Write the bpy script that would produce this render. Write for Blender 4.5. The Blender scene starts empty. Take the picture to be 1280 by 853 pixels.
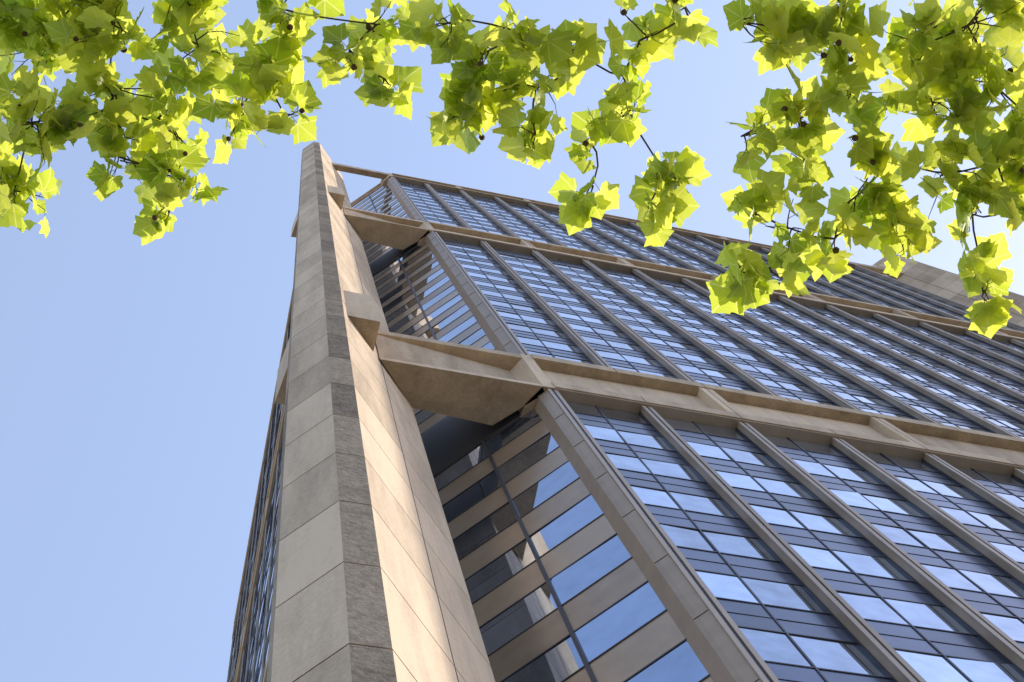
import bpy, math, random
import numpy as np
from mathutils import Vector, Matrix
random.seed(7); rng=np.random.default_rng(7)
sc=bpy.context.scene
CAMZ=1.6
# ------------------------------------------------------------ materials
def mat(name):
    m=bpy.data.materials.new(name); m.use_nodes=True
    nt=m.node_tree; b=nt.nodes['Principled BSDF']
    return m,nt,b
def N(nt,t,**k):
    n=nt.nodes.new(t)
    for a,v in k.items(): setattr(n,a,v)
    return n
def concrete(name,c1,c2,bump=0.15,fine=9.0,rough=0.85,streak=True,fa=0.5,lo=0.1,hi=0.85):
    m,nt,b=mat(name); L=nt.links
    tc=N(nt,'ShaderNodeTexCoord'); mp=N(nt,'ShaderNodeMapping'); mp.inputs['Scale'].default_value=(1,1,0.16 if streak else 1)
    L.new(tc.outputs['Object'],mp.inputs['Vector'])
    n1=N(nt,'ShaderNodeTexNoise'); n1.inputs['Scale'].default_value=1.1; n1.inputs['Detail'].default_value=4; n1.inputs['Roughness'].default_value=0.65
    L.new(mp.outputs[0],n1.inputs['Vector'])
    n2=N(nt,'ShaderNodeTexNoise'); n2.inputs['Scale'].default_value=fine; n2.inputs['Detail'].default_value=3; n2.inputs['Roughness'].default_value=0.75
    L.new(tc.outputs['Object'],n2.inputs['Vector'])
    at=N(nt,'ShaderNodeAttribute'); at.attribute_name='rnd'
    a1=N(nt,'ShaderNodeMath',operation='MULTIPLY_ADD'); L.new(n1.outputs[0],a1.inputs[0]); a1.inputs[1].default_value=0.9; a1.inputs[2].default_value=-0.05-fa*.5
    a2=N(nt,'ShaderNodeMath',operation='MULTIPLY_ADD'); L.new(n2.outputs[0],a2.inputs[0]); a2.inputs[1].default_value=fa; L.new(a1.outputs[0],a2.inputs[2])
    a3=N(nt,'ShaderNodeMath',operation='MULTIPLY_ADD'); L.new(at.outputs['Fac'],a3.inputs[0]); a3.inputs[1].default_value=0.42; L.new(a2.outputs[0],a3.inputs[2])
    r=N(nt,'ShaderNodeValToRGB'); r.color_ramp.elements[0].position=lo; r.color_ramp.elements[1].position=hi
    r.color_ramp.elements[0].color=(*c1,1); r.color_ramp.elements[1].color=(*c2,1)
    L.new(a3.outputs[0],r.inputs[0]); L.new(r.outputs[0],b.inputs['Base Color'])
    b.inputs['Roughness'].default_value=rough; b.inputs['Specular IOR Level'].default_value=0.3
    bp=N(nt,'ShaderNodeBump'); bp.inputs['Strength'].default_value=bump; bp.inputs['Distance'].default_value=0.05
    L.new(n2.outputs[0],bp.inputs['Height']); L.new(bp.outputs[0],b.inputs['Normal'])
    return m
def simple(name,c,rough=0.5,metal=0.0,var=0.25):
    m,nt,b=mat(name); L=nt.links
    tc=N(nt,'ShaderNodeTexCoord'); n1=N(nt,'ShaderNodeTexNoise'); n1.inputs['Scale'].default_value=1.3; n1.inputs['Detail'].default_value=2
    L.new(tc.outputs['Object'],n1.inputs['Vector'])
    at=N(nt,'ShaderNodeAttribute'); at.attribute_name='rnd'
    ad=N(nt,'ShaderNodeMath',operation='MULTIPLY_ADD'); L.new(at.outputs['Fac'],ad.inputs[0]); ad.inputs[1].default_value=0.5
    hf=N(nt,'ShaderNodeMath',operation='MULTIPLY'); L.new(n1.outputs[0],hf.inputs[0]); hf.inputs[1].default_value=0.6; L.new(hf.outputs[0],ad.inputs[2])
    r=N(nt,'ShaderNodeValToRGB'); r.color_ramp.elements[0].position=0.1; r.color_ramp.elements[1].position=0.9
    r.color_ramp.elements[0].color=(*[x*(1-var) for x in c],1); r.color_ramp.elements[1].color=(*[min(1,x*(1+var)) for x in c],1)
    L.new(ad.outputs[0],r.inputs[0]); L.new(r.outputs[0],b.inputs['Base Color'])
    b.inputs['Roughness'].default_value=rough; b.inputs['Metallic'].default_value=metal
    return m
M_conc=concrete('precast_concrete',(0.24,0.185,0.125),(0.62,0.50,0.36),0.15,7.0)
M_rough=concrete('bush_hammered_concrete',(0.07,0.057,0.04),(0.34,0.28,0.205),1.0,4.5,0.95,False,1.1,0.1,0.9)
M_joint=simple('joint_sealant',(0.05,0.04,0.03),0.9)
M_tan=simple('bronze_mullion',(0.31,0.25,0.185),0.45,0.2)
M_dark=simple('dark_frame',(0.035,0.033,0.04),0.4,0.3)
M_span=simple('blue_spandrel',(0.07,0.09,0.15),0.22,0.5,0.5)
M_bspan=simple('bronze_spandrel',(0.35,0.265,0.18),0.28,0.5,0.3)
M_glass=simple('reflective_glass',(0.42,0.52,0.68),0.03,0.92,0.5)
M_cglass=simple('corner_glass',(0.34,0.43,0.59),0.02,0.95,0.25)
M_louv=simple('dark_louvre',(0.09,0.085,0.08),0.6,0.2)
MATS=[M_conc,M_rough,M_joint,M_tan,M_dark,M_span,M_bspan,M_glass,M_cglass,M_louv]
CONC,ROUGH,JOINT,TAN,DARK,SPAN,BSPAN,GLASS,CGLASS,LOUV=range(10)
# ------------------------------------------------------------ mesh builder
class MB:
    def __init__(s): s.v=[]; s.f=[]; s.m=[]; s.r=[]
    def box(s,P,U,Nn,u0,u1,n0,n1,z0,z1,m,r=None):
        b=len(s.v); r=random.random() if r is None else r
        for z in (z0,z1):
            for (u,n) in ((u0,n0),(u1,n0),(u1,n1),(u0,n1)):
                s.v.append((P[0]+U[0]*u+Nn[0]*n,P[1]+U[1]*u+Nn[1]*n,z))
        for q in ((0,1,2,3),(7,6,5,4),(0,4,5,1),(1,5,6,2),(2,6,7,3),(3,7,4,0)):
            s.f.append(tuple(b+i for i in q)); s.m.append(m); s.r.append(r)
    def pane(s,P,U,Nn,u0,u1,n,z0,z1,m,tilt=0.0):
        b=len(s.v); w=u1-u0; h=z1-z0
        a=random.gauss(0,tilt); c=random.gauss(0,tilt)
        for (u,z,k) in ((u0,z0,-a*w/2-c*h/2),(u1,z0,a*w/2-c*h/2),(u1,z1,a*w/2+c*h/2),(u0,z1,-a*w/2+c*h/2)):
            nn=n+k; s.v.append((P[0]+U[0]*u+Nn[0]*nn,P[1]+U[1]*u+Nn[1]*nn,z))
        s.f.append((b,b+1,b+2,b+3)); s.m.append(m); s.r.append(random.random())
    def prism(s,poly,z0,z1,mats,cap):
        b=len(s.v); n=len(poly)
        for z in (z0,z1):
            for p in poly: s.v.append((p[0],p[1],z))
        for i in range(n):
            j=(i+1)%n
            s.f.append((b+i,b+j,b+n+j,b+n+i)); s.m.append(mats[i] if isinstance(mats,list) else mats); s.r.append(random.random())
        s.f.append(tuple(b+i for i in reversed(range(n)))); s.m.append(cap); s.r.append(random.random())
        s.f.append(tuple(b+n+i for i in range(n))); s.m.append(cap); s.r.append(random.random())
    def make(s,name,parent=None,recalc=True,mats=MATS):
        me=bpy.data.meshes.new(name); me.from_pydata(s.v,[],s.f)
        for mm in mats: me.materials.append(mm)
        me.polygons.foreach_set('material_index',s.m)
        at=me.attributes.new('rnd','FLOAT','FACE'); at.data.foreach_set('value',s.r)
        if recalc:
            import bmesh
            bm=bmesh.new(); bm.from_mesh(me); bmesh.ops.recalc_face_normals(bm,faces=bm.faces); bm.to_mesh(me); bm.free()
        ob=bpy.data.objects.new(name,me); sc.collection.objects.link(ob)
        if parent: ob.parent=parent
        return ob
def empty(name,loc=(0,0,0)):
    e=bpy.data.objects.new(name,None); e.location=loc; sc.collection.objects.link(e); return e
# ------------------------------------------------------------ tower
tower=empty('office_tower')
BANDS=[(59.9,66.8),(118.6,125.2),(177.1,181.6)]
TIERS=[(5.4,59.9,13),(66.8,118.6,13),(125.2,177.1,13)]
X0,X1,XA,XB=12.2,73.8,3.1,82.9
Y0,YA,YB,Y3=11.4,20.5,73.3,82.4
CX,CY=(X0+X1)/2,(Y0+Y3)/2
def facade(P,Q,Nn,nb,name,style='main',G=-0.36):
    mb=MB(); L=math.hypot(Q[0]-P[0],Q[1]-P[1]); U=((Q[0]-P[0])/L,(Q[1]-P[1])/L)
    if style=='main': edges=[L*i/nb for i in range(nb+1)]
    else: edges=[0,3.5,L/2,L-3.5,L]
    for ti,(z0,z1,nf) in enumerate(TIERS):
        fh=(z1-z0)/nf
        for i in range(nf):
            a=z0+i*fh; zs=a+fh*0.48
            for k in range(len(edges)-1):
                ua,ub=edges[k],edges[k+1]
                if style=='main':
                    um=(ua+ub)/2
                    for (x,y) in ((ua,um),(um,ub)):
                        mb.pane(P,U,Nn,x,y,G,zs,a+fh,GLASS,0.006)
                        mb.pane(P,U,Nn,x,y,G-0.002,a,zs,SPAN,0.002)
                else:
                    mb.pane(P,U,Nn,ua,ub,G,zs,a+fh,CGLASS,0.006)
                    mb.pane(P,U,Nn,ua,ub,G-0.002,a,zs,BSPAN,0.002)
            pr=0.022
            mb.box(P,U,Nn,0.02,L-0.02,G-0.05,G+pr,zs-0.03,zs+0.03,DARK)
            mb.box(P,U,Nn,0.02,L-0.02,G-0.05,G+pr,a-0.03,a+0.03,DARK)
            if style=='main': mb.box(P,U,Nn,0.02,L-0.02,G-0.05,G+0.014,a+fh*0.24-0.012,a+fh*0.24+0.012,DARK)
        for k,u in enumerate(edges):
            if style=='main':
                if k<len(edges)-1:
                    um=(u+edges[k+1])/2
                    mb.box(P,U,Nn,um-0.03,um+0.03,G-0.05,G+0.03,z0,z1,DARK)
                if 0<k<len(edges)-1:
                    mb.box(P,U,Nn,u-0.20,u+0.20,-0.5,-0.06,z0,z1,TAN)
                    mb.box(P,U,Nn,u-0.23,u-0.05,-0.058,0.02,z0,z1,TAN)
                    mb.box(P,U,Nn,u+0.05,u+0.23,-0.058,0.02,z0,z1,TAN)
                    mb.box(P,U,Nn,u-0.042,u+0.042,-0.058,-0.045,z0,z1,DARK)
                    if G<-0.3:
                        mb.box(P,U,Nn,u-0.25,u-0.202,G-0.05,G+0.08,z0,z1,DARK)
                        mb.box(P,U,Nn,u+0.202,u+0.25,G-0.05,G+0.08,z0,z1,DARK)
            else:
                if 0<k<len(edges)-1:
                    mb.box(P,U,Nn,u-0.06,u+0.06,G-0.05,G+0.14,z0,z1,DARK)
    for bi,(z0,z1) in enumerate(BANDS):
        if style=='main':
            top=bi==2; bh=0.7 if top else 1.0
            mb.box(P,U,Nn,0.35,L-0.35,-0.6,0.16,z0,z0+bh,CONC)
            mb.box(P,U,Nn,0.35,L-0.35,-0.6,0.20,z1-bh,z1,CONC)
            mb.box(P,U,Nn,0.35,L-0.35,-0.6,0.10,z0-0.16,z0-0.003,TAN)
            k=0
            while k<len(edges)-1:
                e=edges[min(k+2,len(edges)-1)]
                mb.box(P,U,Nn,edges[k]+0.02,e-0.02,-0.6,-0.30,z0+bh+0.003,z1-bh-0.003,CONC)
                k+=2
            for k in range(0,len(edges)):
                u=edges[k]
                if 0<k<len(edges)-1:
                    if k%2==0:
                        mb.box(P,U,Nn,u-0.34,u-0.03,-0.298,0.15,z0+bh+0.003,z1-bh-0.003,CONC)
                        mb.box(P,U,Nn,u+0.03,u+0.34,-0.298,0.15,z0+bh+0.003,z1-bh-0.003,CONC)
                    mb.box(P,U,Nn,u-0.02,u+0.02,0.0,0.204,z1-bh+0.004,z1-0.004,JOINT)
                    mb.box(P,U,Nn,u-0.02,u+0.02,0.0,0.164,z0+0.004,z0+bh-0.004,JOINT)
        else:
            mb.box(P,U,Nn,0.35,L-0.35,-0.6,-0.3,z0,z1,LOUV if bi<2 else CONC)
    mb.pane(P,U,Nn,0,L,G,0,5.4,CGLASS)
    for u in edges: mb.box(P,U,Nn,max(0,u-0.3),min(L,u+0.3),-0.3,0.02,0,5.0,CONC)
    mb.box(P,U,Nn,0.35,L-0.35,-0.5,0.12,5.003,5.39,CONC)
    return mb.make(name,tower)
s2=math.sqrt(.5)
facade((X0,Y0),(X1,Y0),(0,-1),14,'street_facade')
facade((XA,YB),(XA,YA),(-1,0),9,'side_facade','main',-0.07)
facade((XB,YA),(XB,YB),(1,0),12,'side_facade_east')
facade((X1,Y3),(X0,Y3),(0,1),14,'rear_facade')
facade((XA,YA),(X0,Y0),(-s2,-s2),4,'corner_glazing','c')
facade((X1,Y0),(XB,YA),(s2,-s2),4,'corner_glazing_b','c')
facade((XB,YB),(X1,Y3),(s2,s2),4,'corner_glazing_c','c')
facade((X0,Y3),(XA,YB),(-s2,s2),4,'corner_glazing_d','c')
mb=MB()
e=0.45
mb.prism([(X0,Y0+e),(X1,Y0+e),(XB-e,YA),(XB-e,YB),(X1,Y3-e),(X0,Y3-e),(XA+e,YB),(XA+e,YA)],179.5,180.4,CONC,CONC)
mb.prism([(25,30),(61,30),(61,64),(25,64)],180.42,184.5,LOUV,CONC)
mb.make('roof',tower)
def mir(poly,mx,my):
    return [((2*CX-x) if mx else x,(2*CY-y) if my else y) for x,y in poly]
def pq(p,q): return ((p+q)*s2,(p-q)*s2)
QA=-5.92
fins=MB(); cols=MB(); outs=MB()
def scale_poly(poly,k):
    cx=sum(p[0] for p in poly)/len(poly); cy=sum(p[1] for p in poly)/len(poly)
    return [(cx+(x-cx)*k,cy+(y-cy)*k) for x,y in poly]
for mx in (0,1):
    for my in (0,1):
        if my==0:
            g=0.025
            pts=[(8.46,-6.75),(8.46,-5.09),(9.0,-4.55),(11.7-g,-4.55),(11.7,-4.59),(11.7+g,-4.55),(14.0,-4.55),(14.0,-7.29),
                 (11.7+g,-7.29),(11.7,-7.25),(11.7-g,-7.29),(9.0,-7.29)]
            mts=[CONC,ROUGH,CONC,JOINT,JOINT,CONC,CONC,CONC,JOINT,JOINT,CONC,ROUGH]
            poly=mir([pq(*a) for a in pts],mx,my)
            inner=scale_poly(poly,0.98)
            z=0.0; TOP=188.6
            while z<TOP-0.5:
                z2=min(z+4.16,TOP)
                fins.prism(poly,z+0.04,z2-0.02,mts,CONC)
                fins.prism(inner,z2-0.02,z2+0.04,JOINT,JOINT)
                z=z2
            for (z0,z1) in BANDS[:2]:
                for sgn in (0,1):
                    tri=[(9.27,-4.545),(10.28,-3.58),(11.16,-4.545)]
                    if sgn: tri=[(9.27,-7.295),(10.6,-9.15),(12.2,-7.295)]
                    outs.prism(mir([pq(*a) for a in tri],mx,my),z0+0.2,z1,CONC,CONC)
        for bi,(z0,z1) in enumerate(BANDS):
            if my==1: break
            for sgn in (0,1):
                def R(poly):
                    if sgn:
                        out=[]
                        for x,y in poly:
                            p=(x+y)*s2; q=(x-y)*s2; out.append(pq(p,2*QA-q))
                        poly=out
                    return mir(poly,mx,my)
                full=[(4.98,11.32),(12.0,11.32),(12.15,11.6),(10.2,13.35),(6.75,13.15),(6.66,13.1)]
                if bi<2:
                    outs.prism(R(full),z0-0.05,z0+0.42,CONC,CONC)
                    outs.prism(R(full),z1-0.9,z1-0.02,CONC,CONC)
                    web=[(5.0,11.36),(12.1,12.05),(10.2,13.3),(6.8,13.1)]
                    outs.prism(R(web),z0+0.422,z1-0.902,CONC,CONC)
                else:
                    th=[(4.4,11.32),(12.0,11.32),(12.0,12.0),(5.1,12.0)]
                    outs.prism(R(th),z0+1.5,z1-0.02,CONC,CONC)
        for sgn in (0,1):
            def R(poly):
                if sgn:
                    out=[]
                    for x,y in poly:
                        p=(x+y)*s2; q=(x-y)*s2; out.append(pq(p,2*QA-q))
                    poly=out
                return mir(poly,mx,my)
            for (z0,z1,nf) in TIERS:
                cols.prism(R([(12.22,11.42),(12.62,11.42),(12.62,11.9),(11.8,12.4),(11.88,11.75),(12.0,11.64)]),z0,z1,[TAN]*6,TAN)
                cols.prism(R([(12.20,11.36),(12.36,11.36),(12.36,11.415),(12.20,11.415)]),z0,z1,TAN,TAN)
                cols.prism(R([(12.48,11.36),(12.64,11.36),(12.64,11.415),(12.48,11.415)]),z0,z1,TAN,TAN)
                cols.prism(R([(12.36,11.40),(12.48,11.40),(12.48,11.416),(12.36,11.416)]),z0,z1,DARK,DARK)
                fh=(z1-z0)/nf
                for i in range(nf):
                    zz=z0+i*fh
                    cols.prism(R([(11.875,11.74),(11.9,11.76),(12.25,11.44),(12.215,11.41)]),zz-0.012,zz+0.012,JOINT,JOINT)
            for (z0,z1) in BANDS:
                cols.prism(R([(12.02,11.3),(12.56,11.3),(12.56,12.0),(11.3,12.9),(11.4,12.2)]),z0-0.05,z1,CONC,CONC)
            cols.prism(R([(12.02,11.3),(12.6,11.3),(12.6,12.0),(11.3,12.9),(11.4,12.2)]),0,5.39,CONC,CONC)
fins.make('corner_pillars',tower); outs.make('outrigger_beams',tower); cols.make('corner_columns',tower)

# ------------------------------------------------------------ ground
def sheet(name,x0,x1,y0,y1,z,m,zb=None):
    b=MB()
    if zb is None:
        b.v=[(x0,y0,z),(x1,y0,z),(x1,y1,z),(x0,y1,z)]; b.f=[(0,1,2,3)]; b.m=[0]; b.r=[.5]
        return b.make(name,None,False,[m])
    b.box((0,0),(1,0),(0,1),x0,x1,y0,y1,zb,z,0,.5); return b.make(name,None,True,[m])
M_ground=concrete('ground_soil',(0.10,0.09,0.07),(0.18,0.16,0.12),0.4,3,0.95,False)
M_asph=concrete('asphalt',(0.035,0.035,0.037),(0.065,0.065,0.065),0.4,12,0.9,False)
M_pave=concrete('paving_stone',(0.22,0.19,0.15),(0.34,0.30,0.24),0.2,6,0.85,False)
M_white=simple('road_paint',(0.75,0.75,0.73),0.7,0,0.1)
sheet('ground',-2500,2500,-2500,2500,-0.16,M_ground)
sheet('pavement',-300,300,-9,150,-0.001,M_pave,-0.15)
sheet('road',-300,300,-24,-9.02,-0.145,M_asph)
lm=MB()
for i in range(60):
    x=-180+i*6
    lm.v+= [(x,-16.6,-0.140),(x+3,-16.6,-0.140),(x+3,-16.45,-0.140),(x,-16.45,-0.140)]
    b=len(lm.v)-4; lm.f.append((b,b+1,b+2,b+3)); lm.m.append(0); lm.r.append(.5)
lm.make('road_marking',None,False,[M_white])

# ------------------------------------------------------------ plane trees
def leaf_mat():
    m=bpy.data.materials.new('plane_leaf'); m.use_nodes=True; nt=m.node_tree; L=nt.links
    nt.nodes.clear()
    out=N(nt,'ShaderNodeOutputMaterial')
    at=N(nt,'ShaderNodeAttribute'); at.attribute_name='rnd'
    uv=N(nt,'ShaderNodeAttribute'); uv.attribute_name='leafuv'
    sp=N(nt,'ShaderNodeSeparateXYZ'); L.new(uv.outputs['Vector'],sp.inputs[0])
    ax=N(nt,'ShaderNodeMath',operation='ABSOLUTE'); L.new(sp.outputs[0],ax.inputs[0])
    an=N(nt,'ShaderNodeMath',operation='ARCTAN2'); L.new(ax.outputs[0],an.inputs[0]); L.new(sp.outputs[1],an.inputs[1])
    pp=N(nt,'ShaderNodeMath',operation='PINGPONG'); L.new(an.outputs[0],pp.inputs[0]); pp.inputs[1].default_value=0.42
    ln=N(nt,'ShaderNodeVectorMath',operation='LENGTH'); L.new(uv.outputs['Vector'],ln.inputs[0])
    w=N(nt,'ShaderNodeMath',operation='MULTIPLY'); L.new(pp.outputs[0],w.inputs[0]); L.new(ln.outputs['Value'],w.inputs[1])
    vr=N(nt,'ShaderNodeMapRange'); L.new(w.outputs[0],vr.inputs[0]); vr.inputs[1].default_value=0.006; vr.inputs[2].default_value=0.03; vr.inputs[3].default_value=1; vr.inputs[4].default_value=0
    r=N(nt,'ShaderNodeValToRGB'); cr=r.color_ramp
    cr.elements[0].color=(0.06,0.11,0.012,1); cr.elements[1].color=(0.22,0.29,0.03,1)
    L.new(at.outputs['Fac'],r.inputs[0])
    r2=N(nt,'ShaderNodeValToRGB'); cr=r2.color_ramp
    cr.elements[0].color=(0.42,0.56,0.03,1); cr.elements[1].color=(0.90,0.92,0.13,1)
    L.new(at.outputs['Fac'],r2.inputs[0])
    mx=N(nt,'ShaderNodeMixRGB'); L.new(vr.outputs[0],mx.inputs[0]); L.new(r2.outputs[0],mx.inputs[1]); mx.inputs[2].default_value=(0.84,0.88,0.26,1)
    d=N(nt,'ShaderNodeBsdfDiffuse'); L.new(r.outputs[0],d.inputs[0])
    t=N(nt,'ShaderNodeBsdfTranslucent'); L.new(mx.outputs[0],t.inputs[0])
    g=N(nt,'ShaderNodeBsdfGlossy'); g.inputs['Roughness'].default_value=0.45; g.inputs[0].default_value=(0.9,0.95,0.8,1)
    m1=N(nt,'ShaderNodeMixShader'); m1.inputs[0].default_value=0.70; L.new(d.outputs[0],m1.inputs[1]); L.new(t.outputs[0],m1.inputs[2])
    m2=N(nt,'ShaderNodeMixShader'); m2.inputs[0].default_value=0.04; L.new(m1.outputs[0],m2.inputs[1]); L.new(g.outputs[0],m2.inputs[2])
    L.new(m2.outputs[0],out.inputs[0])
    return m
M_leaf=leaf_mat()
M_bark=concrete('plane_bark',(0.07,0.05,0.03),(0.17,0.13,0.085),0.6,10,0.9,False)
M_twig=simple('twig_bark',(0.07,0.05,0.022),0.8)
M_seed=simple('seed_ball',(0.09,0.05,0.02),0.9)
half=[(0,-.02),(.13,-.09),(.30,-.12),(.50,-.05),(.49,.06),(.47,.17),(.59,.27),(.74,.43),(.62,.51),(.49,.56),(.40,.61),(.39,.71),(.26,.79),(.13,.91),(0,1.04)]
outl=half+[(-x,y) for x,y in reversed(half[1:-1])]
def template(cup,fold,wob,seed):
    r=np.random.default_rng(seed)
    P=[(0,.28)]+[(x*.48,.28+(y-.28)*.48) for x,y in outl]+outl
    P=np.array(P,float); n=len(outl)
    z=-cup*((P[:,0])**2+(P[:,1]-.28)**2)+fold*np.abs(P[:,0])-0.12*cup*P[:,1]
    z[1+n:]+=r.normal(0,wob,n)
    V=np.c_[P,z]; F=[]
    for i in range(n):
        j=(i+1)%n
        F.append((0,1+i,1+j)); F.append((1+i,1+n+i,1+n+j,1+j))
    return V,F
TEM=[template(.2,.08,.018,1),template(.35,-.05,.025,2),template(-.1,.16,.025,3),template(.5,.1,.035,4),template(.12,-.14,.02,5)]
class Tree:
    def __init__(s): s.lv=[]; s.lf=[]; s.luv=[]; s.lr=[]; s.n=0; s.bv=[]; s.bf=[]; s.bm=[]; s.sv=[]; s.sf=[]
    def leaf(s,pos,fwd,nrm,size):
        V,F=TEM[rng.integers(len(TEM))]
        f=fwd/np.linalg.norm(fwd); r=np.cross(f,nrm); r/=np.linalg.norm(r); u=np.cross(r,f)
        w=rng.uniform(.85,1.15)
        W=pos+size*(V[:,0:1]*r*w+V[:,1:2]*f+V[:,2:3]*u)
        s.lv.append(W); s.luv.append(V[:,:2]); s.lf+= [tuple(i+s.n for i in q) for q in F]
        s.lr+= [float(np.clip(rng.normal(.5,.27),0,1))]*len(F); s.n+=len(V)
    def tube(s,pts,rad,m=1,k=6):
        b0=len(s.bv); pts=[np.array(p,float) for p in pts]
        for i,p in enumerate(pts):
            t=pts[min(i+1,len(pts)-1)]-pts[max(i-1,0)]; t/=np.linalg.norm(t)+1e-9
            a=np.cross(t,[0.31,0.2,0.93]) if abs(t[2])<.9 else np.cross(t,[1,0.1,0]); a/=np.linalg.norm(a); c=np.cross(t,a)
            for j in range(k):
                an=2*math.pi*j/k; s.bv.append(tuple(p+rad[i]*(math.cos(an)*a+math.sin(an)*c)))
        for i in range(len(pts)-1):
            for j in range(k):
                s.bf.append((b0+i*k+j,b0+i*k+(j+1)%k,b0+(i+1)*k+(j+1)%k,b0+(i+1)*k+j)); s.bm.append(m)
    def limb(s,a,b,r0,r1,wig=.08,m=1,sag=0.0,k=6):
        a=np.array(a,float); b=np.array(b,float); L=np.linalg.norm(b-a); n=max(3,int(L/.35)+2)
        off=rng.normal(0,wig*L*.5,3); pts=[];rad=[]
        for i in range(n+1):
            t=i/n; p=a+(b-a)*t+off*math.sin(math.pi*t)+np.array([0,0,sag*L*math.sin(math.pi*t)])
            if 0<i<n: p=p+rng.normal(0,.012*min(L,2),3)
            pts.append(p); rad.append(r0+(r1-r0)*t)
        s.tube(pts,rad,m,k); return pts
    def cluster(s,c,r,par,size,dens=1.0):
        c=np.array(c,float); o=c-par; o[2]*=.4; o/=np.linalg.norm(o)+1e-9
        nl=max(6,int(dens*30*(r/.23)**2*(0.13/size)**2)); ntw=max(3,int(nl/3.5))
        for i in range(ntw):
            d=rng.normal(0,1,3); d[2]*=.75; d/=np.linalg.norm(d)
            st=c+rng.uniform(-.35,.1)*r*o
            en=c+d*r*rng.uniform(.3,1.08)+np.array([0,0,-.12*r])
            pts=s.limb(st,en,.0048,.002,.25,1,.12,4)
            for k in range(4):
                if rng.random()<.12: continue
                t=.25+.25*k; p=pts[min(len(pts)-1,int(round(t*(len(pts)-1))))]
                pd=(en-st)/np.linalg.norm(en-st)*.5+rng.normal(0,.65,3)+np.array([0,0,-.22]); pd/=np.linalg.norm(pd)
                L=rng.uniform(.03,.075); q=p+pd*L
                s.tube([p,(p+q)/2+np.array([0,0,.006]),q],[.0018,.0015,.0012],1,4)
                f=pd+rng.normal(0,.35,3)+np.array([0,0,-.25]); f[2]*=.8
                nr=np.array([0.3,0,1.])+rng.normal(0,.42,3)
                s.leaf(q,f,nr,size*rng.uniform(.55,1.25))
            if rng.random()<.14:
                s.seed(en+np.array([0,0,-.08]),rng.uniform(.013,.019)); s.tube([en,en+np.array([.01,0,-.04]),en+np.array([0,0,-.08])],[.001]*3,1,4)
    def seed(s,p,r):
        b=len(s.sv); nu,nv=8,6
        for i in range(nv+1):
            th=math.pi*i/nv
            for j in range(nu):
                ph=2*math.pi*j/nu; rr=r*rng.uniform(.88,1.12)
                s.sv.append((p[0]+rr*math.sin(th)*math.cos(ph),p[1]+rr*math.sin(th)*math.sin(ph),p[2]+rr*math.cos(th)))
        for i in range(nv):
            for j in range(nu): s.sf.append((b+i*nu+j,b+i*nu+(j+1)%nu,b+(i+1)*nu+(j+1)%nu,b+(i+1)*nu+j))
    def finish(s,name):
        e=empty(name)
        me=bpy.data.meshes.new('foliage'); V=np.vstack(s.lv); me.from_pydata(V.tolist(),[],s.lf); me.materials.append(M_leaf)
        at=me.attributes.new('rnd','FLOAT','FACE'); at.data.foreach_set('value',s.lr)
        uv=np.vstack(s.luv); a2=me.attributes.new('leafuv','FLOAT_VECTOR','POINT'); a2.data.foreach_set('vector',np.c_[uv,np.zeros(len(uv))].ravel())
        me.polygons.foreach_set('use_smooth',[True]*len(s.lf))
        o=bpy.data.objects.new('foliage',me); sc.collection.objects.link(o); o.parent=e
        me=bpy.data.meshes.new('branches'); me.from_pydata(s.bv,[],s.bf); me.materials.append(M_bark); me.materials.append(M_twig)
        me.polygons.foreach_set('material_index',s.bm); me.polygons.foreach_set('use_smooth',[True]*len(s.bf))
        o=bpy.data.objects.new('branches',me); sc.collection.objects.link(o); o.parent=e
        if s.sv:
            me=bpy.data.meshes.new('seed_balls'); me.from_pydata(s.sv,[],s.sf); me.materials.append(M_seed)
            o=bpy.data.objects.new('seed_balls',me); sc.collection.objects.link(o); o.parent=e
def grow(name,base,hubs,clusters,fill,size):
    T=Tree(); base=np.array(base,float)
    fork=base+np.array([0.1,0.2,5.2])
    pts=[base+np.array([0,0,-.2]),base+np.array([.0,.0,.4]),base+np.array([.06,.05,2.2]),base+np.array([.02,.12,4]),fork]
    T.tube(pts,[.36,.27,.23,.21,.19],0,12)
    nodes=[(fork,.13)]
    for h in hubs:
        h=np.array(h,float); par=min(nodes,key=lambda n:np.linalg.norm(n[0]-h)+ (0 if n[0] is fork else .3))
        r1=max(.022,par[1]*.55); T.limb(par[0],h,par[1],r1,.12,0,.05,8); nodes.append((h,r1))
    items=[(np.array(c[:3],float),c[3],1) for c in clusters]+[(np.array(c[:3],float),c[3],0) for c in fill]
    items.sort(key=lambda it:np.linalg.norm(it[0]-fork))
    for c,r,vis in items:
        par=min(nodes,key=lambda n:np.linalg.norm(n[0]-c)*(1.0+ (0.25 if n[1]<.008 else 0)))
        r0=max(.006,min(par[1]*.75,.018)); r1=max(.0045,r0*.65)
        T.limb(par[0],c,r0,r1,.16,1,.06)
        nodes.append((c,r1))
        T.cluster(c,r,par[0],size if vis else .16,1.0 if vis else .17)
    T.finish(name)
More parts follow.
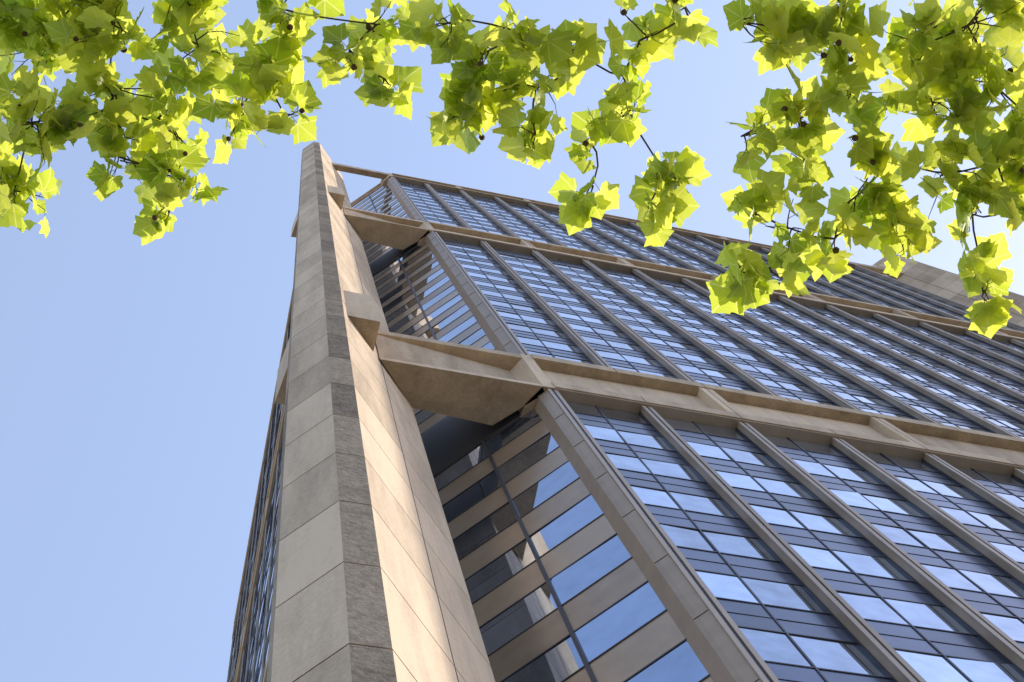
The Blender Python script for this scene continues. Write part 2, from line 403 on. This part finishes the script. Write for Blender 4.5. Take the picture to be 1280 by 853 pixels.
A=[(-1.46,.98,9.8,.26),(-1.38,.60,9.6,.28),(-1.42,.19,10.0,.32),(-1.02,.02,9.8,.31),(-1.0,.43,9.8,.29),(-.92,.70,9.7,.19),
(-.57,.75,9.6,.18),(-.71,.48,10.0,.26),(-.60,.07,10.0,.25),(-.37,.38,9.8,.22),(-.24,.09,9.8,.22),(-.06,.32,9.6,.15),(-.62,.90,9.5,.10),
(-.11,-.07,9.9,.15),(.19,-.08,9.7,.19),(.43,.0,9.6,.15),(.34,-.29,9.8,.19),(-.20,-.27,9.9,.16),(-1.28,-.09,9.9,.27),(-.72,-.20,9.9,.23),
(-1.9,.5,9.8,.3),(-1.8,.0,9.9,.3),(-1.0,-.5,9.9,.3),(-.1,-.7,10.,.3),(-2.1,-.7,9.8,.35)]
B=[(.67,-.35,9.2,.16),(.88,-.22,9.3,.22),(.90,.10,9.3,.19),(1.06,-.38,9.2,.21),(1.20,-.11,9.2,.25),(1.23,.13,9.1,.15),(.80,.12,9.2,.1),
(1.37,-.36,9.2,.19),(1.55,.11,9.2,.16),(1.59,.32,9.1,.135),(1.71,-.09,9.1,.11),(1.70,-.47,9.2,.17),(1.96,.19,9.1,.18),
(1.89,.39,9.0,.12),(2.11,.27,9.1,.13),(1.93,-.65,9.2,.17),(1.65,-.27,9.2,.13),
(2.11,-.64,8.8,.17),(2.44,-.58,8.8,.20),(2.25,-.08,8.8,.17),(2.53,-.22,8.8,.20),(2.73,-.51,8.8,.22),(2.94,-.22,8.8,.22),
(2.60,.01,8.7,.18),(2.32,.29,8.6,.12),(2.53,.33,8.6,.16),(2.28,.59,8.5,.11),(2.46,.575,8.55,.15),(2.79,.34,8.6,.09),
(2.92,.075,8.7,.18),(3.04,-.69,8.8,.24),(3.31,-.87,8.8,.24),(3.56,-.59,8.8,.24),(3.25,-.40,8.8,.22),(3.32,-.085,8.7,.22),
(3.60,-.22,8.7,.22),(3.12,.27,8.55,.15),(3.05,.15,8.65,.15),(3.59,.35,8.5,.14),(3.56,.46,8.4,.09),(3.52,.08,8.65,.16),(3.75,0,8.7,.15),(2.61,-.82,8.8,.20),
(3.9,-.4,8.8,.25),(3.6,-1.2,8.9,.3),(2.7,-1.2,9.0,.3),(1.7,-1.0,9.2,.3),(1.0,-.85,9.3,.28)]
def fillc(cx,cy,n,rx,ry):
    out=[]
    while len(out)<n:
        d=rng.normal(0,1,3); d/=np.linalg.norm(d); d*=rng.uniform(.55,1)
        p=np.array([cx+d[0]*rx,cy+d[1]*ry,10.2+d[2]*3.2])
        if p[1]>-2.7 or p[2]<6.6: continue
        out.append((p[0],p[1],p[2],.6))
    return out
grow('plane_tree',(-3.6,-6.5,0),[(-3.2,-4.5,8.2),(-2.2,-2.6,9.3),(-1.2,-1.2,9.7),(-4.8,-6.8,9.5),(-2.6,-7.5,10.5),(-3.8,-5.6,11.5)],A,fillc(-3.8,-6.2,75,3.9,3.6),.13)
grow('plane_tree',(4.6,-7.2,0),[(4.2,-5.2,7.6),(3.4,-3.2,8.6),(2.9,-1.7,8.8),(1.6,-1.8,9.2),(5.9,-7.0,9.4),(3.6,-8.0,10.4),(4.6,-6.2,11.4)],B,fillc(4.5,-6.8,75,3.9,3.6),.132)

# ------------------------------------------------------------ camera
f=1778.0
zc=np.array([385-640.0,80-426.5,f]); zc/=np.linalg.norm(zc)
e1=np.cross([0,0,1.],zc); e1/=np.linalg.norm(e1); e1=e1*np.sign(e1[0])
e2=np.cross(zc,e1)
if e2[1]<0: e2=-e2
th=math.radians(43)
e2w=np.array([math.cos(th),math.sin(th),0]); e1w=np.array([math.sin(th),-math.cos(th),0]); zw=np.array([0,0,1.])
def c2w(c): return np.dot(c,e1)*e1w+np.dot(c,e2)*e2w+np.dot(c,zc)*zw
r=c2w(np.array([1.,0,0])); d=c2w(np.array([0,1.,0])); fw=c2w(np.array([0,0,1.]))
M=Matrix(((r[0],-d[0],-fw[0],0),(r[1],-d[1],-fw[1],0),(r[2],-d[2],-fw[2],CAMZ),(0,0,0,1)))
cd=bpy.data.cameras.new('camera'); cam=bpy.data.objects.new('camera',cd); sc.collection.objects.link(cam)
cam.matrix_world=M; cd.lens=50; cd.sensor_width=36; cd.clip_end=6000; cd.clip_start=.05; sc.camera=cam
# ------------------------------------------------------------ light
az=math.radians(-1.2); el=math.radians(34)
w=bpy.data.worlds.new('World'); sc.world=w; w.use_nodes=True; nt=w.node_tree
sky=nt.nodes.new('ShaderNodeTexSky'); sky.sky_type='NISHITA'; sky.sun_disc=False; sky.sun_elevation=el; sky.sun_rotation=math.radians(90)-az
sky.air_density=1.0; sky.dust_density=0.8; sky.ozone_density=1.8
vm=nt.nodes.new('ShaderNodeVectorMath'); vm.operation='MULTIPLY_ADD'
nt.links.new(sky.outputs[0],vm.inputs[0]); vm.inputs[1].default_value=(2.1,1.8,1.8); vm.inputs[2].default_value=(1.35,1.7,2.1)
nt.links.new(vm.outputs[0],nt.nodes['Background'].inputs[0]); nt.nodes['Background'].inputs[1].default_value=0.15
sd=bpy.data.lights.new('sun','SUN'); sd.energy=5.0; sd.angle=math.radians(.5); sd.color=(1,.88,.72)
so=bpy.data.objects.new('sun',sd); sc.collection.objects.link(so)
so.rotation_euler=Vector((math.cos(el)*math.cos(az),math.cos(el)*math.sin(az),math.sin(el))).to_track_quat('Z','Y').to_euler()
sc.view_settings.view_transform='Standard'; sc.view_settings.look='None'; sc.view_settings.exposure=0
